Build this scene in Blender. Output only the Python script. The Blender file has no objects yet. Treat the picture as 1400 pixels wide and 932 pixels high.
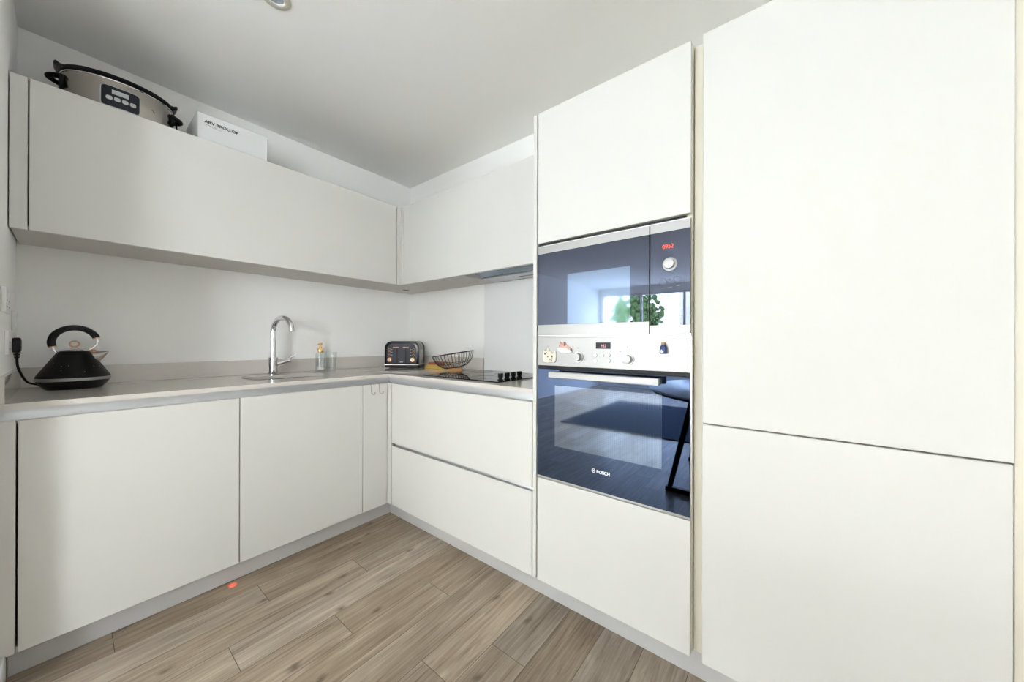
import bpy, bmesh, math, random
from mathutils import Vector, Matrix
random.seed(7)
S = bpy.context.scene
COL = S.collection
PI = math.pi

# ------------------------------------------------------------------ materials
def new_mat(name):
    m = bpy.data.materials.new(name); m.use_nodes = True
    return m, m.node_tree.nodes, m.node_tree.links, m.node_tree.nodes['Principled BSDF']

def mat(name, col, rough=0.5, metal=0.0, spec=0.5, trans=0.0, ior=1.45, emit=None, estr=0.0,
        vary=0.0, vscale=(6, 6, 6), bump=0.0, bscale=60.0, coat=0.0):
    m, N, L, b = new_mat(name)
    b.inputs['Base Color'].default_value = (*col, 1)
    b.inputs['Roughness'].default_value = rough
    b.inputs['Metallic'].default_value = metal
    b.inputs['Specular IOR Level'].default_value = spec
    b.inputs['Transmission Weight'].default_value = trans
    b.inputs['IOR'].default_value = ior
    b.inputs['Coat Weight'].default_value = coat
    if emit:
        b.inputs['Emission Color'].default_value = (*emit, 1)
        b.inputs['Emission Strength'].default_value = estr
    tc = N.new('ShaderNodeTexCoord')
    if vary:
        mp = N.new('ShaderNodeMapping'); mp.inputs['Scale'].default_value = vscale
        nz = N.new('ShaderNodeTexNoise'); nz.inputs['Scale'].default_value = 1.0; nz.inputs['Detail'].default_value = 4
        mx = N.new('ShaderNodeMix'); mx.data_type = 'RGBA'
        mx.inputs['A'].default_value = (*[c * (1 - vary) for c in col], 1)
        mx.inputs['B'].default_value = (*[min(1, c * (1 + vary)) for c in col], 1)
        L.new(tc.outputs['Object'], mp.inputs['Vector']); L.new(mp.outputs['Vector'], nz.inputs['Vector'])
        L.new(nz.outputs['Fac'], mx.inputs['Factor']); L.new(mx.outputs['Result'], b.inputs['Base Color'])
    if bump:
        nb = N.new('ShaderNodeTexNoise'); nb.inputs['Scale'].default_value = bscale; nb.inputs['Detail'].default_value = 3
        bp = N.new('ShaderNodeBump'); bp.inputs['Strength'].default_value = bump; bp.inputs['Distance'].default_value = 0.002
        L.new(tc.outputs['Object'], nb.inputs['Vector']); L.new(nb.outputs['Fac'], bp.inputs['Height'])
        L.new(bp.outputs['Normal'], b.inputs['Normal'])
    return m

M = {}
M['wall'] = mat('white_wall_paint', (0.90, 0.895, 0.885), 0.85, spec=0.2, bump=0.08, bscale=180)
M['ceiling'] = mat('ceiling_paint', (0.90, 0.90, 0.895), 0.9, spec=0.15, bump=0.05, bscale=160)
M['skirt'] = mat('skirting_gloss', (0.82, 0.82, 0.80), 0.3)
M['cream'] = mat('cream_lacquer', (0.675, 0.667, 0.645), 0.48, spec=0.28, vary=0.012, vscale=(3, 3, 3), bump=0.015, bscale=320)
M['carcass_dark'] = mat('shaded_carcass_edge', (0.16, 0.15, 0.14), 0.6)  # carcass colour darkened to put shade into the door gaps
M['carcass'] = mat('cream_melamine', (0.74, 0.70, 0.60), 0.5, spec=0.35)
M['underside'] = mat('grey_melamine', (0.62, 0.59, 0.56), 0.5, spec=0.35)
M['alu'] = mat('brushed_aluminium', (0.56, 0.57, 0.59), 0.38, metal=0.9)
M['plinth'] = mat('satin_silver_plinth', (0.54, 0.53, 0.53), 0.4, metal=0.1)
M['steel'] = mat('brushed_steel', (0.35, 0.345, 0.345), 0.42, metal=0.7, vary=0.03, vscale=(2, 2, 260))
M['steel_trim'] = mat('steel_edge_trim', (0.60, 0.60, 0.61), 0.3, metal=1.0)
M['chrome'] = mat('chrome', (0.78, 0.78, 0.80), 0.06, metal=1.0)
M['pot_steel'] = mat('pot_stainless', (0.42, 0.395, 0.36), 0.24, metal=1.0, vary=0.02, vscale=(200, 200, 2))
M['dark_gap'] = mat('shadow_gap_black', (0.012, 0.012, 0.013), 0.6)
M['glass_black'] = mat('coated_oven_glass', (0.060, 0.084, 0.145), 0.015, metal=1.0)
M['glass_micro'] = mat('tinted_microwave_glass', (0.060, 0.068, 0.095), 0.015, metal=1.0)
M['black'] = mat('black_plastic', (0.006, 0.006, 0.008), 0.38, spec=.3)
M['black_gloss'] = mat('black_gloss_enamel', (0.008, 0.008, 0.010), 0.16, spec=.35)
M['hob_glass'] = mat('hob_glass', (0.008, 0.008, 0.010), 0.025, spec=.6)
M['black_speck'] = mat('black_kettle_enamel', (0.005, 0.005, 0.006), 0.40, spec=.25)
M['black_wire'] = mat('black_wire', (0.02, 0.02, 0.022), 0.4)
M['copper'] = mat('copper_plating', (0.60, 0.36, 0.23), 0.3, metal=1.0)
M['gold'] = mat('brass_plating', (0.83, 0.52, 0.23), 0.25, metal=1.0)
M['white_plastic'] = mat('white_socket_plastic', (0.80, 0.80, 0.79), 0.3)
M['grey_print'] = mat('grey_print', (0.12, 0.12, 0.13), 0.6)
M['black_print'] = mat('black_print', (0.02, 0.02, 0.022), 0.7)
M['icon_print'] = mat('faint_icon_print', (0.22, 0.24, 0.28), 0.5)
M['hook_steel'] = mat('hook_steel', (0.30, 0.29, 0.28), 0.3, metal=1.0)
M['white_print'] = mat('white_print', (0.85, 0.86, 0.88), 0.5)
M['card'] = mat('white_cardboard', (0.78, 0.79, 0.80), 0.75, spec=0.2, vary=0.02, vscale=(8, 8, 8))
M['card_edge'] = mat('grey_cardboard', (0.42, 0.41, 0.40), 0.8, spec=0.2)
M['wood'] = mat('acacia_wood', (0.52, 0.27, 0.10), 0.45, vary=0.25, vscale=(10, 60, 60))
M['red_cover'] = mat('rust_red_cover', (0.40, 0.12, 0.075), 0.6, vary=0.1, vscale=(20, 20, 20))
M['yellow_cover'] = mat('mustard_cover', (0.62, 0.43, 0.10), 0.6, vary=0.1, vscale=(20, 20, 20))
M['pages'] = mat('book_pages', (0.75, 0.68, 0.55), 0.8, vary=0.08, vscale=(5, 5, 600))
M['panel_dark'] = mat('slate_panel', (0.016, 0.018, 0.028), 0.35, spec=.3)
M['panel_grey'] = mat('toaster_face', (0.042, 0.045, 0.062), 0.4, spec=.35)
M['lcd'] = mat('grey_lcd', (0.50, 0.54, 0.56), 0.3)
M['key'] = mat('key_silver', (0.60, 0.61, 0.62), 0.35)
M['red_led'] = mat('red_led', (0.3, 0.03, 0.02), 0.5, emit=(1.0, 0.10, 0.03), estr=.5)
M['pink_led'] = mat('pink_led', (0.5, 0.2, 0.22), 0.5, emit=(1.0, 0.35, 0.4), estr=.15)
M['basin_steel'] = mat('satin_basin_steel', (0.17, 0.16, 0.15), 0.45, metal=.7)
M['filter'] = mat('hood_glass_blue_grey', (0.20, 0.25, 0.31), 0.2, metal=0.6)
M['hood_body'] = mat('hood_silver', (0.55, 0.56, 0.58), 0.35, metal=0.8)
M['splash'] = mat('white_glass_splashback', (0.80, 0.80, 0.81), 0.12, spec=0.5)
M['soap'] = mat('soap_liquid', (0.86, 0.86, 0.85), 0.3, trans=0.3)
M['rubber'] = mat('grey_rubber', (0.10, 0.10, 0.10), 0.7)
M['cream_resin'] = mat('cream_resin', (0.78, 0.72, 0.62), 0.55, vary=0.1, vscale=(120, 120, 120))
M['pink_resin'] = mat('pink_resin', (0.70, 0.40, 0.36), 0.5, vary=0.2, vscale=(150, 150, 150))
M['brown_resin'] = mat('brown_resin', (0.16, 0.07, 0.06), 0.5)
M['blue_sand'] = mat('blue_sand', (0.05, 0.08, 0.22), 0.5, vary=0.4, vscale=(400, 400, 400))
M['cork'] = mat('cork', (0.50, 0.32, 0.16), 0.8, vary=0.2, vscale=(300, 300, 300))
M['lamp_bezel'] = mat('satin_nickel_bezel', (0.72, 0.69, 0.62), 0.3, metal=0.8)
M['lamp_white'] = mat('lamp_reflector', (0.85, 0.85, 0.84), 0.15, metal=0.3)
M['lens'] = mat('lamp_lens', (0.40, 0.46, 0.55), 0.08, metal=0.4)
M['table_top'] = mat('white_table_laminate', (0.82, 0.82, 0.82), 0.3)
M['rug'] = mat('dark_blue_grey_rug', (0.07, 0.09, 0.13), 0.95, spec=0.1, vary=0.3, vscale=(90, 90, 90), bump=0.5, bscale=300)
M['win_frame'] = mat('white_window_frame', (0.75, 0.75, 0.75), 0.35)
M['render_wall'] = mat('pale_render', (0.70, 0.67, 0.62), 0.9, vary=0.08, vscale=(1, 1, 1))
M['ext_glass'] = mat('facade_glass', (0.08, 0.11, 0.15), 0.1)
M['paving'] = mat('paving', (0.76, 0.75, 0.72), 0.9, vary=0.1, vscale=(2, 2, 2))
M['leaf'] = mat('leaf_green', (0.10, 0.17, 0.05), 0.8, vary=0.5, vscale=(4, 4, 4))
M['bark'] = mat('bark', (0.10, 0.07, 0.05), 0.9, vary=0.3, vscale=(10, 10, 2))

def stone_mat():
    m, N, L, b = new_mat('warm_grey_quartz')
    tc = N.new('ShaderNodeTexCoord')
    nz = N.new('ShaderNodeTexNoise'); nz.inputs['Scale'].default_value = 260; nz.inputs['Detail'].default_value = 2
    n2 = N.new('ShaderNodeTexNoise'); n2.inputs['Scale'].default_value = 5; n2.inputs['Detail'].default_value = 5
    r = N.new('ShaderNodeValToRGB')
    r.color_ramp.elements[0].position = .3; r.color_ramp.elements[0].color = (.60, .565, .53, 1)
    r.color_ramp.elements[1].position = .7; r.color_ramp.elements[1].color = (.68, .645, .61, 1)
    a = N.new('ShaderNodeMath'); a.operation = 'ADD'; a.use_clamp = True
    h = N.new('ShaderNodeMath'); h.operation = 'MULTIPLY'; h.inputs[1].default_value = .5
    L.new(tc.outputs['Object'], nz.inputs['Vector']); L.new(tc.outputs['Object'], n2.inputs['Vector'])
    L.new(nz.outputs['Fac'], a.inputs[0]); L.new(n2.outputs['Fac'], a.inputs[1])
    L.new(a.outputs[0], h.inputs[0]); L.new(h.outputs[0], r.inputs['Fac'])
    L.new(r.outputs['Color'], b.inputs['Base Color'])
    b.inputs['Roughness'].default_value = 0.07
    b.inputs['Specular IOR Level'].default_value = 0.6
    return m
M['stone'] = stone_mat()

def floor_mat():
    m, N, L, b = new_mat('oak_vinyl_planks')
    at = N.new('ShaderNodeAttribute'); at.attribute_name = 'plank'       # rgb: random shade / random offset / random tint
    sp = N.new('ShaderNodeSeparateColor'); L.new(at.outputs['Color'], sp.inputs['Color'])
    tc = N.new('ShaderNodeTexCoord')
    off = N.new('ShaderNodeCombineXYZ')
    k = N.new('ShaderNodeMath'); k.operation = 'MULTIPLY'; k.inputs[1].default_value = 37.0
    L.new(sp.outputs['Green'], k.inputs[0]); L.new(k.outputs[0], off.inputs['X']); L.new(k.outputs[0], off.inputs['Z'])
    ad = N.new('ShaderNodeVectorMath'); ad.operation = 'ADD'
    L.new(tc.outputs['Object'], ad.inputs[0]); L.new(off.outputs[0], ad.inputs[1])
    def noise(scale3, detail, rough=.6, dist=0.0):
        mp = N.new('ShaderNodeMapping'); mp.inputs['Scale'].default_value = scale3
        nz = N.new('ShaderNodeTexNoise'); nz.inputs['Scale'].default_value = 1; nz.inputs['Detail'].default_value = detail
        nz.inputs['Roughness'].default_value = rough; nz.inputs['Distortion'].default_value = dist
        L.new(ad.outputs[0], mp.inputs['Vector']); L.new(mp.outputs['Vector'], nz.inputs['Vector'])
        return nz.outputs['Fac']
    fine = noise((4, 130, 1), 6, .75, .4)
    streak = noise((1.5, 22, 1), 6, .65, 2.2)
    blotch = noise((2.6, 8, 1), 3, .5, .8)
    def mixf(a, bb, w):
        x = N.new('ShaderNodeMix'); x.data_type = 'FLOAT'; x.inputs['Factor'].default_value = w
        L.new(a, x.inputs['A']); L.new(bb, x.inputs['B']); return x.outputs['Result']
    g = mixf(mixf(fine, streak, .5), blotch, .25)
    r = N.new('ShaderNodeValToRGB'); e = r.color_ramp.elements
    e[0].position = .36; e[0].color = (.14, .098, .058, 1)
    e[1].position = .62; e[1].color = (.56, .455, .335, 1)
    for p, c in ((.44, (.29, .215, .145, 1)), (.52, (.395, .305, .215, 1))):
        n = e.new(p); n.color = c
    L.new(g, r.inputs['Fac'])
    # per plank brightness and tint
    br = N.new('ShaderNodeMapRange'); br.inputs['To Min'].default_value = .70; br.inputs['To Max'].default_value = 1.14
    L.new(sp.outputs['Red'], br.inputs['Value'])
    hs = N.new('ShaderNodeHueSaturation')
    st = N.new('ShaderNodeMapRange'); st.inputs['To Min'].default_value = .70; st.inputs['To Max'].default_value = 1.0
    L.new(sp.outputs['Blue'], st.inputs['Value']); L.new(st.outputs[0], hs.inputs['Saturation'])
    L.new(br.outputs[0], hs.inputs['Value']); L.new(r.outputs['Color'], hs.inputs['Color'])
    # knots
    mp = N.new('ShaderNodeMapping'); mp.inputs['Scale'].default_value = (3.2, 6.5, 1)
    vo = N.new('ShaderNodeTexVoronoi'); vo.inputs['Scale'].default_value = 1; vo.voronoi_dimensions = '2D'
    wob = N.new('ShaderNodeTexNoise'); wob.inputs['Scale'].default_value = 18; wob.inputs['Detail'].default_value = 3
    wm = N.new('ShaderNodeMix'); wm.data_type = 'VECTOR'; wm.inputs['Factor'].default_value = .03
    L.new(ad.outputs[0], wob.inputs['Vector']); L.new(ad.outputs[0], wm.inputs['A']); L.new(wob.outputs['Color'], wm.inputs['B'])
    L.new(wm.outputs['Result'], mp.inputs['Vector']); L.new(mp.outputs['Vector'], vo.inputs['Vector'])
    kr = N.new('ShaderNodeValToRGB'); ke = kr.color_ramp.elements
    ke[0].position = .012; ke[0].color = (1, 1, 1, 1); ke[1].position = .10; ke[1].color = (0, 0, 0, 1)
    L.new(vo.outputs['Distance'], kr.inputs['Fac'])
    gate = N.new('ShaderNodeSeparateColor'); L.new(vo.outputs['Color'], gate.inputs['Color'])
    gt = N.new('ShaderNodeMath'); gt.operation = 'GREATER_THAN'; gt.inputs[1].default_value = .62
    L.new(gate.outputs['Red'], gt.inputs[0])
    km = N.new('ShaderNodeMath'); km.operation = 'MULTIPLY'
    L.new(kr.outputs['Color'], km.inputs[0]); L.new(gt.outputs[0], km.inputs[1])
    ks = N.new('ShaderNodeMath'); ks.operation = 'MULTIPLY'; ks.inputs[1].default_value = .72
    L.new(km.outputs[0], ks.inputs[0])
    mx = N.new('ShaderNodeMix'); mx.data_type = 'RGBA'; mx.inputs['B'].default_value = (.075, .048, .030, 1)
    L.new(ks.outputs[0], mx.inputs['Factor']); L.new(hs.outputs['Color'], mx.inputs['A'])
    L.new(mx.outputs['Result'], b.inputs['Base Color'])
    b.inputs['Roughness'].default_value = .36
    b.inputs['Specular IOR Level'].default_value = .45
    bp = N.new('ShaderNodeBump'); bp.inputs['Strength'].default_value = .12; bp.inputs['Distance'].default_value = .001
    L.new(fine, bp.inputs['Height']); L.new(bp.outputs['Normal'], b.inputs['Normal'])
    return m
M['floor'] = floor_mat()
M['seam'] = mat('plank_seam', (.10, .075, .055), .8)

def mesh_glass_mat():
    # tinted inner oven window: fine metal screen printed as dots behind the glass
    m, N, L, b = new_mat('screened_oven_glass')
    tc = N.new('ShaderNodeTexCoord'); mp = N.new('ShaderNodeMapping'); mp.inputs['Scale'].default_value = (230, 230, 230)
    vo = N.new('ShaderNodeTexVoronoi'); vo.inputs['Scale'].default_value = 1; vo.inputs['Randomness'].default_value = 0
    r = N.new('ShaderNodeValToRGB'); r.color_ramp.elements[0].color = (.20, .245, .33, 1); r.color_ramp.elements[1].color = (.125, .16, .225, 1)
    r.color_ramp.elements[0].position = .25; r.color_ramp.elements[1].position = .4
    L.new(tc.outputs['Object'], mp.inputs['Vector']); L.new(mp.outputs['Vector'], vo.inputs['Vector'])
    L.new(vo.outputs['Distance'], r.inputs['Fac']); L.new(r.outputs['Color'], b.inputs['Base Color'])
    b.inputs['Metallic'].default_value = 1; b.inputs['Roughness'].default_value = .05
    return m
M['glass_mesh'] = mesh_glass_mat()

def pane_mat(name='window_pane', tint=(.95, .97, .97, 1)):
    m = bpy.data.materials.new(name); m.use_nodes = True
    N, L = m.node_tree.nodes, m.node_tree.links
    N.clear()
    o = N.new('ShaderNodeOutputMaterial'); t = N.new('ShaderNodeBsdfTransparent'); g = N.new('ShaderNodeBsdfGlossy')
    t.inputs['Color'].default_value = tint; g.inputs['Roughness'].default_value = .01
    f = N.new('ShaderNodeMath'); f.operation = 'MULTIPLY_ADD'; f.inputs[1].default_value = .6; f.inputs[2].default_value = .04
    lw = N.new('ShaderNodeLayerWeight'); lw.inputs['Blend'].default_value = .5
    pw = N.new('ShaderNodeMath'); pw.operation = 'POWER'; pw.inputs[1].default_value = 4.0
    L.new(lw.outputs['Facing'], pw.inputs[0]); L.new(pw.outputs[0], f.inputs[0])
    x = N.new('ShaderNodeMixShader')
    L.new(f.outputs[0], x.inputs[0]); L.new(t.outputs[0], x.inputs[1]); L.new(g.outputs[0], x.inputs[2]); L.new(x.outputs[0], o.inputs['Surface'])
    return m
M['pane'] = pane_mat()
M['clear'] = pane_mat('clear_glass', (.95, .96, .96, 1))

# ------------------------------------------------------------------ mesh helpers
class MB:
    def __init__(s): s.bm = bmesh.new()
    def box(s, x0, x1, y0, y1, z0, z1, bev=0.0, seg=1, mtx=None):
        t = bmesh.new(); bmesh.ops.create_cube(t, size=1)
        for v in t.verts:
            v.co = Vector(((x0 + x1) / 2 + v.co.x * (x1 - x0), (y0 + y1) / 2 + v.co.y * (y1 - y0), (z0 + z1) / 2 + v.co.z * (z1 - z0)))
        if bev: bmesh.ops.bevel(t, geom=t.edges[:], offset=bev, segments=seg, profile=.5, affect='EDGES')
        return s._add(t, mtx)
    def _add(s, t, mtx=None):
        if mtx is not None: bmesh.ops.transform(t, matrix=mtx, verts=t.verts)
        me = bpy.data.meshes.new('t'); t.to_mesh(me); t.free(); s.bm.from_mesh(me); bpy.data.meshes.remove(me)
        return s
    def ring_loft(s, rings, close=True, cap=True, mtx=None):
        t = bmesh.new(); R = []
        for r in rings: R.append([t.verts.new(p) for p in r])
        n = len(R[0])
        for a, b in zip(R, R[1:]):
            for i in range(n if close else n - 1):
                j = (i + 1) % n
                try: t.faces.new((a[i], a[j], b[j], b[i]))
                except ValueError: pass
        if cap:
            try: t.faces.new(R[0][::-1]); t.faces.new(R[-1])
            except ValueError: pass
        bmesh.ops.remove_doubles(t, verts=t.verts, dist=1e-6)
        bmesh.ops.recalc_face_normals(t, faces=t.faces)
        return s._add(t, mtx)
    def lathe(s, prof, c=(0, 0, 0), seg=48, sx=1, sy=1, mtx=None, cap=True):
        rings = [[(c[0] + r * sx * math.cos(2 * PI * i / seg), c[1] + r * sy * math.sin(2 * PI * i / seg), c[2] + z) for i in range(seg)] for r, z in prof]
        return s.ring_loft(rings, cap=cap, mtx=mtx)
    def cyl(s, p0, p1, r0, r1=None, seg=24):
        return s.tube([p0, p1], [r0, r0 if r1 is None else r1], seg)
    def tube(s, pts, r, seg=12, closed=False, flat=None, cap=True):
        pts = [Vector(p) for p in pts]; n = len(pts)
        rr = r if isinstance(r, (list, tuple)) else [r] * n
        rings = []; up = None
        for i, p in enumerate(pts):
            if closed: d = pts[(i + 1) % n] - pts[i - 1]
            else: d = pts[min(i + 1, n - 1)] - pts[max(i - 1, 0)]
            d.normalize()
            if up is None:
                a = Vector((0, 0, 1)) if abs(d.z) < .9 else Vector((0, 1, 0))
                up = (a - d * a.dot(d)).normalized()
            else: up = (up - d * up.dot(d)).normalized()
            w = d.cross(up)
            fx, fy = (1, 1) if flat is None else flat
            rings.append([tuple(p + (up * (math.cos(2 * PI * k / seg) * fx) + w * (math.sin(2 * PI * k / seg) * fy)) * rr[i]) for k in range(seg)])
        if closed: rings.append(rings[0]); cap = False
        return s.ring_loft(rings, cap=cap)
    def prism(s, poly, axis, a0, a1, bev=0.0, seg=1, mtx=None):
        # poly: 2-D points in the two other axes (order x,y / x,z / y,z)
        def P(q, a):
            return {'x': (a, q[0], q[1]), 'y': (q[0], a, q[1]), 'z': (q[0], q[1], a)}[axis]
        t = bmesh.new()
        A = [t.verts.new(P(q, a0)) for q in poly]; B = [t.verts.new(P(q, a1)) for q in poly]
        t.faces.new(A[::-1]); t.faces.new(B); n = len(poly)
        for i in range(n): t.faces.new((A[i], A[(i + 1) % n], B[(i + 1) % n], B[i]))
        bmesh.ops.recalc_face_normals(t, faces=t.faces)
        if bev: bmesh.ops.bevel(t, geom=[e for e in t.edges if len(e.link_faces) == 2 and e.calc_face_angle(0) > .5], offset=bev, segments=seg, profile=.5, affect='EDGES')
        return s._add(t, mtx)
    def sphere(s, c, r, seg=16, sc=(1, 1, 1)):
        t = bmesh.new(); bmesh.ops.create_uvsphere(t, u_segments=seg, v_segments=max(6, seg // 2), radius=r)
        for v in t.verts: v.co = Vector((c[0] + v.co.x * sc[0], c[1] + v.co.y * sc[1], c[2] + v.co.z * sc[2]))
        return s._add(t)
    def finish(s, name, m, parent=None, world=True, angle=40, origin=None):
        me = bpy.data.meshes.new(name); s.bm.to_mesh(me); s.bm.free()
        o = bpy.data.objects.new(name, me); COL.objects.link(o)
        me.materials.append(M[m] if isinstance(m, str) else m)
        me.polygons.foreach_set('use_smooth', [True] * len(me.polygons))
        me.set_sharp_from_angle(angle=math.radians(angle))
        if parent is not None:
            o.parent = parent
            if world:
                W = Matrix.Translation(-world_loc(parent))
                me.transform(W)
        elif origin is not None:
            me.transform(Matrix.Translation(-Vector(origin))); o.location = origin
        return o

def world_loc(o):
    v = Vector((0, 0, 0))
    while o is not None: v = v + o.location; o = o.parent
    return v

def rrect(cx, cy, w, h, r, n=6):
    pts = []
    for ux, uy, a0 in ((1, 1, 0), (-1, 1, 90), (-1, -1, 180), (1, -1, 270)):
        for i in range(n + 1):
            a = math.radians(a0 + 90 * i / n)
            pts.append((cx + ux * (w / 2 - r) + r * math.cos(a), cy + uy * (h / 2 - r) + r * math.sin(a)))
    return pts

def thing(name, label, cat, loc=(0, 0, 0), rz=0.0, group=None):
    o = bpy.data.objects.new(name, None); COL.objects.link(o); o.empty_display_size = .05
    o.location = loc; o.rotation_euler = (0, 0, rz)
    return tag(o, label, cat, group)
def tag(o, label, cat, group=None, kind=None):
    o['label'] = label; o['category'] = cat
    if group: o['group'] = group
    if kind: o['kind'] = kind
    return o
def struct(o, label=None):
    o['kind'] = 'structure'
    if label: o['label'] = label
    return o

def text(name, body, size, origin, X, Y, m, parent, world=True, depth=.0004, align='LEFT', offset=0.0, xs=1.0):
    cu = bpy.data.curves.new(name, 'FONT'); cu.body = body; cu.size = size; cu.extrude = depth; cu.offset = offset
    cu.align_x = align; cu.align_y = 'BOTTOM_BASELINE'
    t = bpy.data.objects.new(name, cu); COL.objects.link(t)
    dg = bpy.context.evaluated_depsgraph_get()
    me = bpy.data.meshes.new_from_object(t.evaluated_get(dg))
    bpy.data.objects.remove(t); bpy.data.curves.remove(cu)
    X = Vector(X); Y = Vector(Y); Z = X.cross(Y)
    me.transform(Matrix.Diagonal((xs, 1, 1, 1)))
    me.transform(Matrix((X, Y, Z)).transposed().to_4x4()); me.transform(Matrix.Translation(Vector(origin)))
    if world and parent is not None: me.transform(Matrix.Translation(-world_loc(parent)))
    me.materials.clear(); me.materials.append(M[m]); me.name = name
    o = bpy.data.objects.new(name, me); COL.objects.link(o); o.parent = parent
    return o

# ------------------------------------------------------------------ key dimensions (metres)
WX, WY, LX, CZ = .607, .618, -1.398, 2.468          # right wall, back wall, left wall, ceiling
ZB, ZD, WT = .0927, .8544, .912                      # door bottom, door top, worktop top
UA, UB, UZ0, UZ1 = .254, .259, 1.533, 2.1044         # wall-unit fronts and heights
T1, T2 = -1.136, -1.733                              # oven housing doors
ENDX, FARY, FRY = -7.3, 1.81, -3.4                   # living room beyond

# ------------------------------------------------------------------ room shell
def wallbox(name, *b, m='wall'):
    return struct(MB().box(*b).finish(name, m))
wallbox('wall_back', LX, WX + .1, WY, WY + .1, 0, CZ)
wallbox('wall_right', WX, WX + .1, FRY, WY, 0, CZ)
wallbox('wall_left', LX - .11, LX, -.12, WY + .1, 0, CZ)
wallbox('wall_far', ENDX - .1, LX - .11, FARY, FARY + .1, 0, CZ)
wallbox('wall_side', LX - .11, LX - .06, WY + .1, FARY + .1, 0, CZ)
wallbox('ceiling', ENDX - .1, WX + .1, FRY - .1, FARY + .1, CZ, CZ + .1, m='ceiling')
f = MB(); WX0, WX1 = -5.7, -4.1  # opening cut for the added fill window
f.box(ENDX - .1, WX0, FRY - .1, FRY, 0, CZ); f.box(WX1, WX + .1, FRY - .1, FRY, 0, CZ)
f.box(WX0, WX1, FRY - .1, FRY, 2.3, CZ); f.box(WX0, WX1, FRY - .1, FRY, 0, .5)
struct(f.finish('wall_front', 'wall'))
f = MB(); WY0, WY1, SILL = -1.2, 1.72, .5
f.box(ENDX - .1, ENDX, FRY, WY0, 0, CZ); f.box(ENDX - .1, ENDX, WY1, FARY, 0, CZ)
f.box(ENDX - .1, ENDX, WY0, WY1, 2.3, CZ); f.box(ENDX - .1, ENDX, WY0, WY1, 0, SILL)
struct(f.finish('wall_end', 'wall'))
def window_x(name, x, y0, y1, z0, z1, n):
    r = struct(bpy.data.objects.new(name, None)); COL.objects.link(r); r.location = (x, (y0 + y1) / 2, z0)
    f = MB(); t = .05
    f.box(x - .06, x, y0, y1, z0, z0 + t); f.box(x - .06, x, y0, y1, z1 - t, z1)
    p = MB()
    for i in range(n + 1):
        y = y0 + (y1 - y0 - t) * i / n; f.box(x - .06, x, y, y + t, z0 + t, z1 - t)
        if i < n: p.box(x - .034, x - .026, y + t, y0 + (y1 - y0 - t) * (i + 1) / n, z0 + t, z1 - t)
    f.finish('window_frame', 'win_frame', r); p.finish('window_pane', 'pane', r)
def window_y(name, y, x0, x1, z0, z1, n):
    r = struct(bpy.data.objects.new(name, None)); COL.objects.link(r); r.location = ((x0 + x1) / 2, y, z0)
    f = MB(); t = .05
    f.box(x0, x1, y - .06, y, z0, z0 + t); f.box(x0, x1, y - .06, y, z1 - t, z1)
    p = MB()
    for i in range(n + 1):
        x = x0 + (x1 - x0 - t) * i / n; f.box(x, x + t, y - .06, y, z0 + t, z1 - t)
        if i < n: p.box(x + t, x0 + (x1 - x0 - t) * (i + 1) / n, y - .034, y - .026, z0 + t, z1 - t)
    f.finish('window_frame', 'win_frame', r); p.finish('window_pane', 'pane', r)
window_y('added_fill_window', FRY - .02, WX0, WX1, .5, 2.3, 2)  # unseen window, added to bring fill light onto the sink run
window_x('window_1', ENDX - .02, WY0, WY1, SILL, 2.3, 3)
struct(MB().box(LX, LX + .015, -.12, .044, 0, .1, .003).finish('baseboard_left', 'skirt'))

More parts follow.
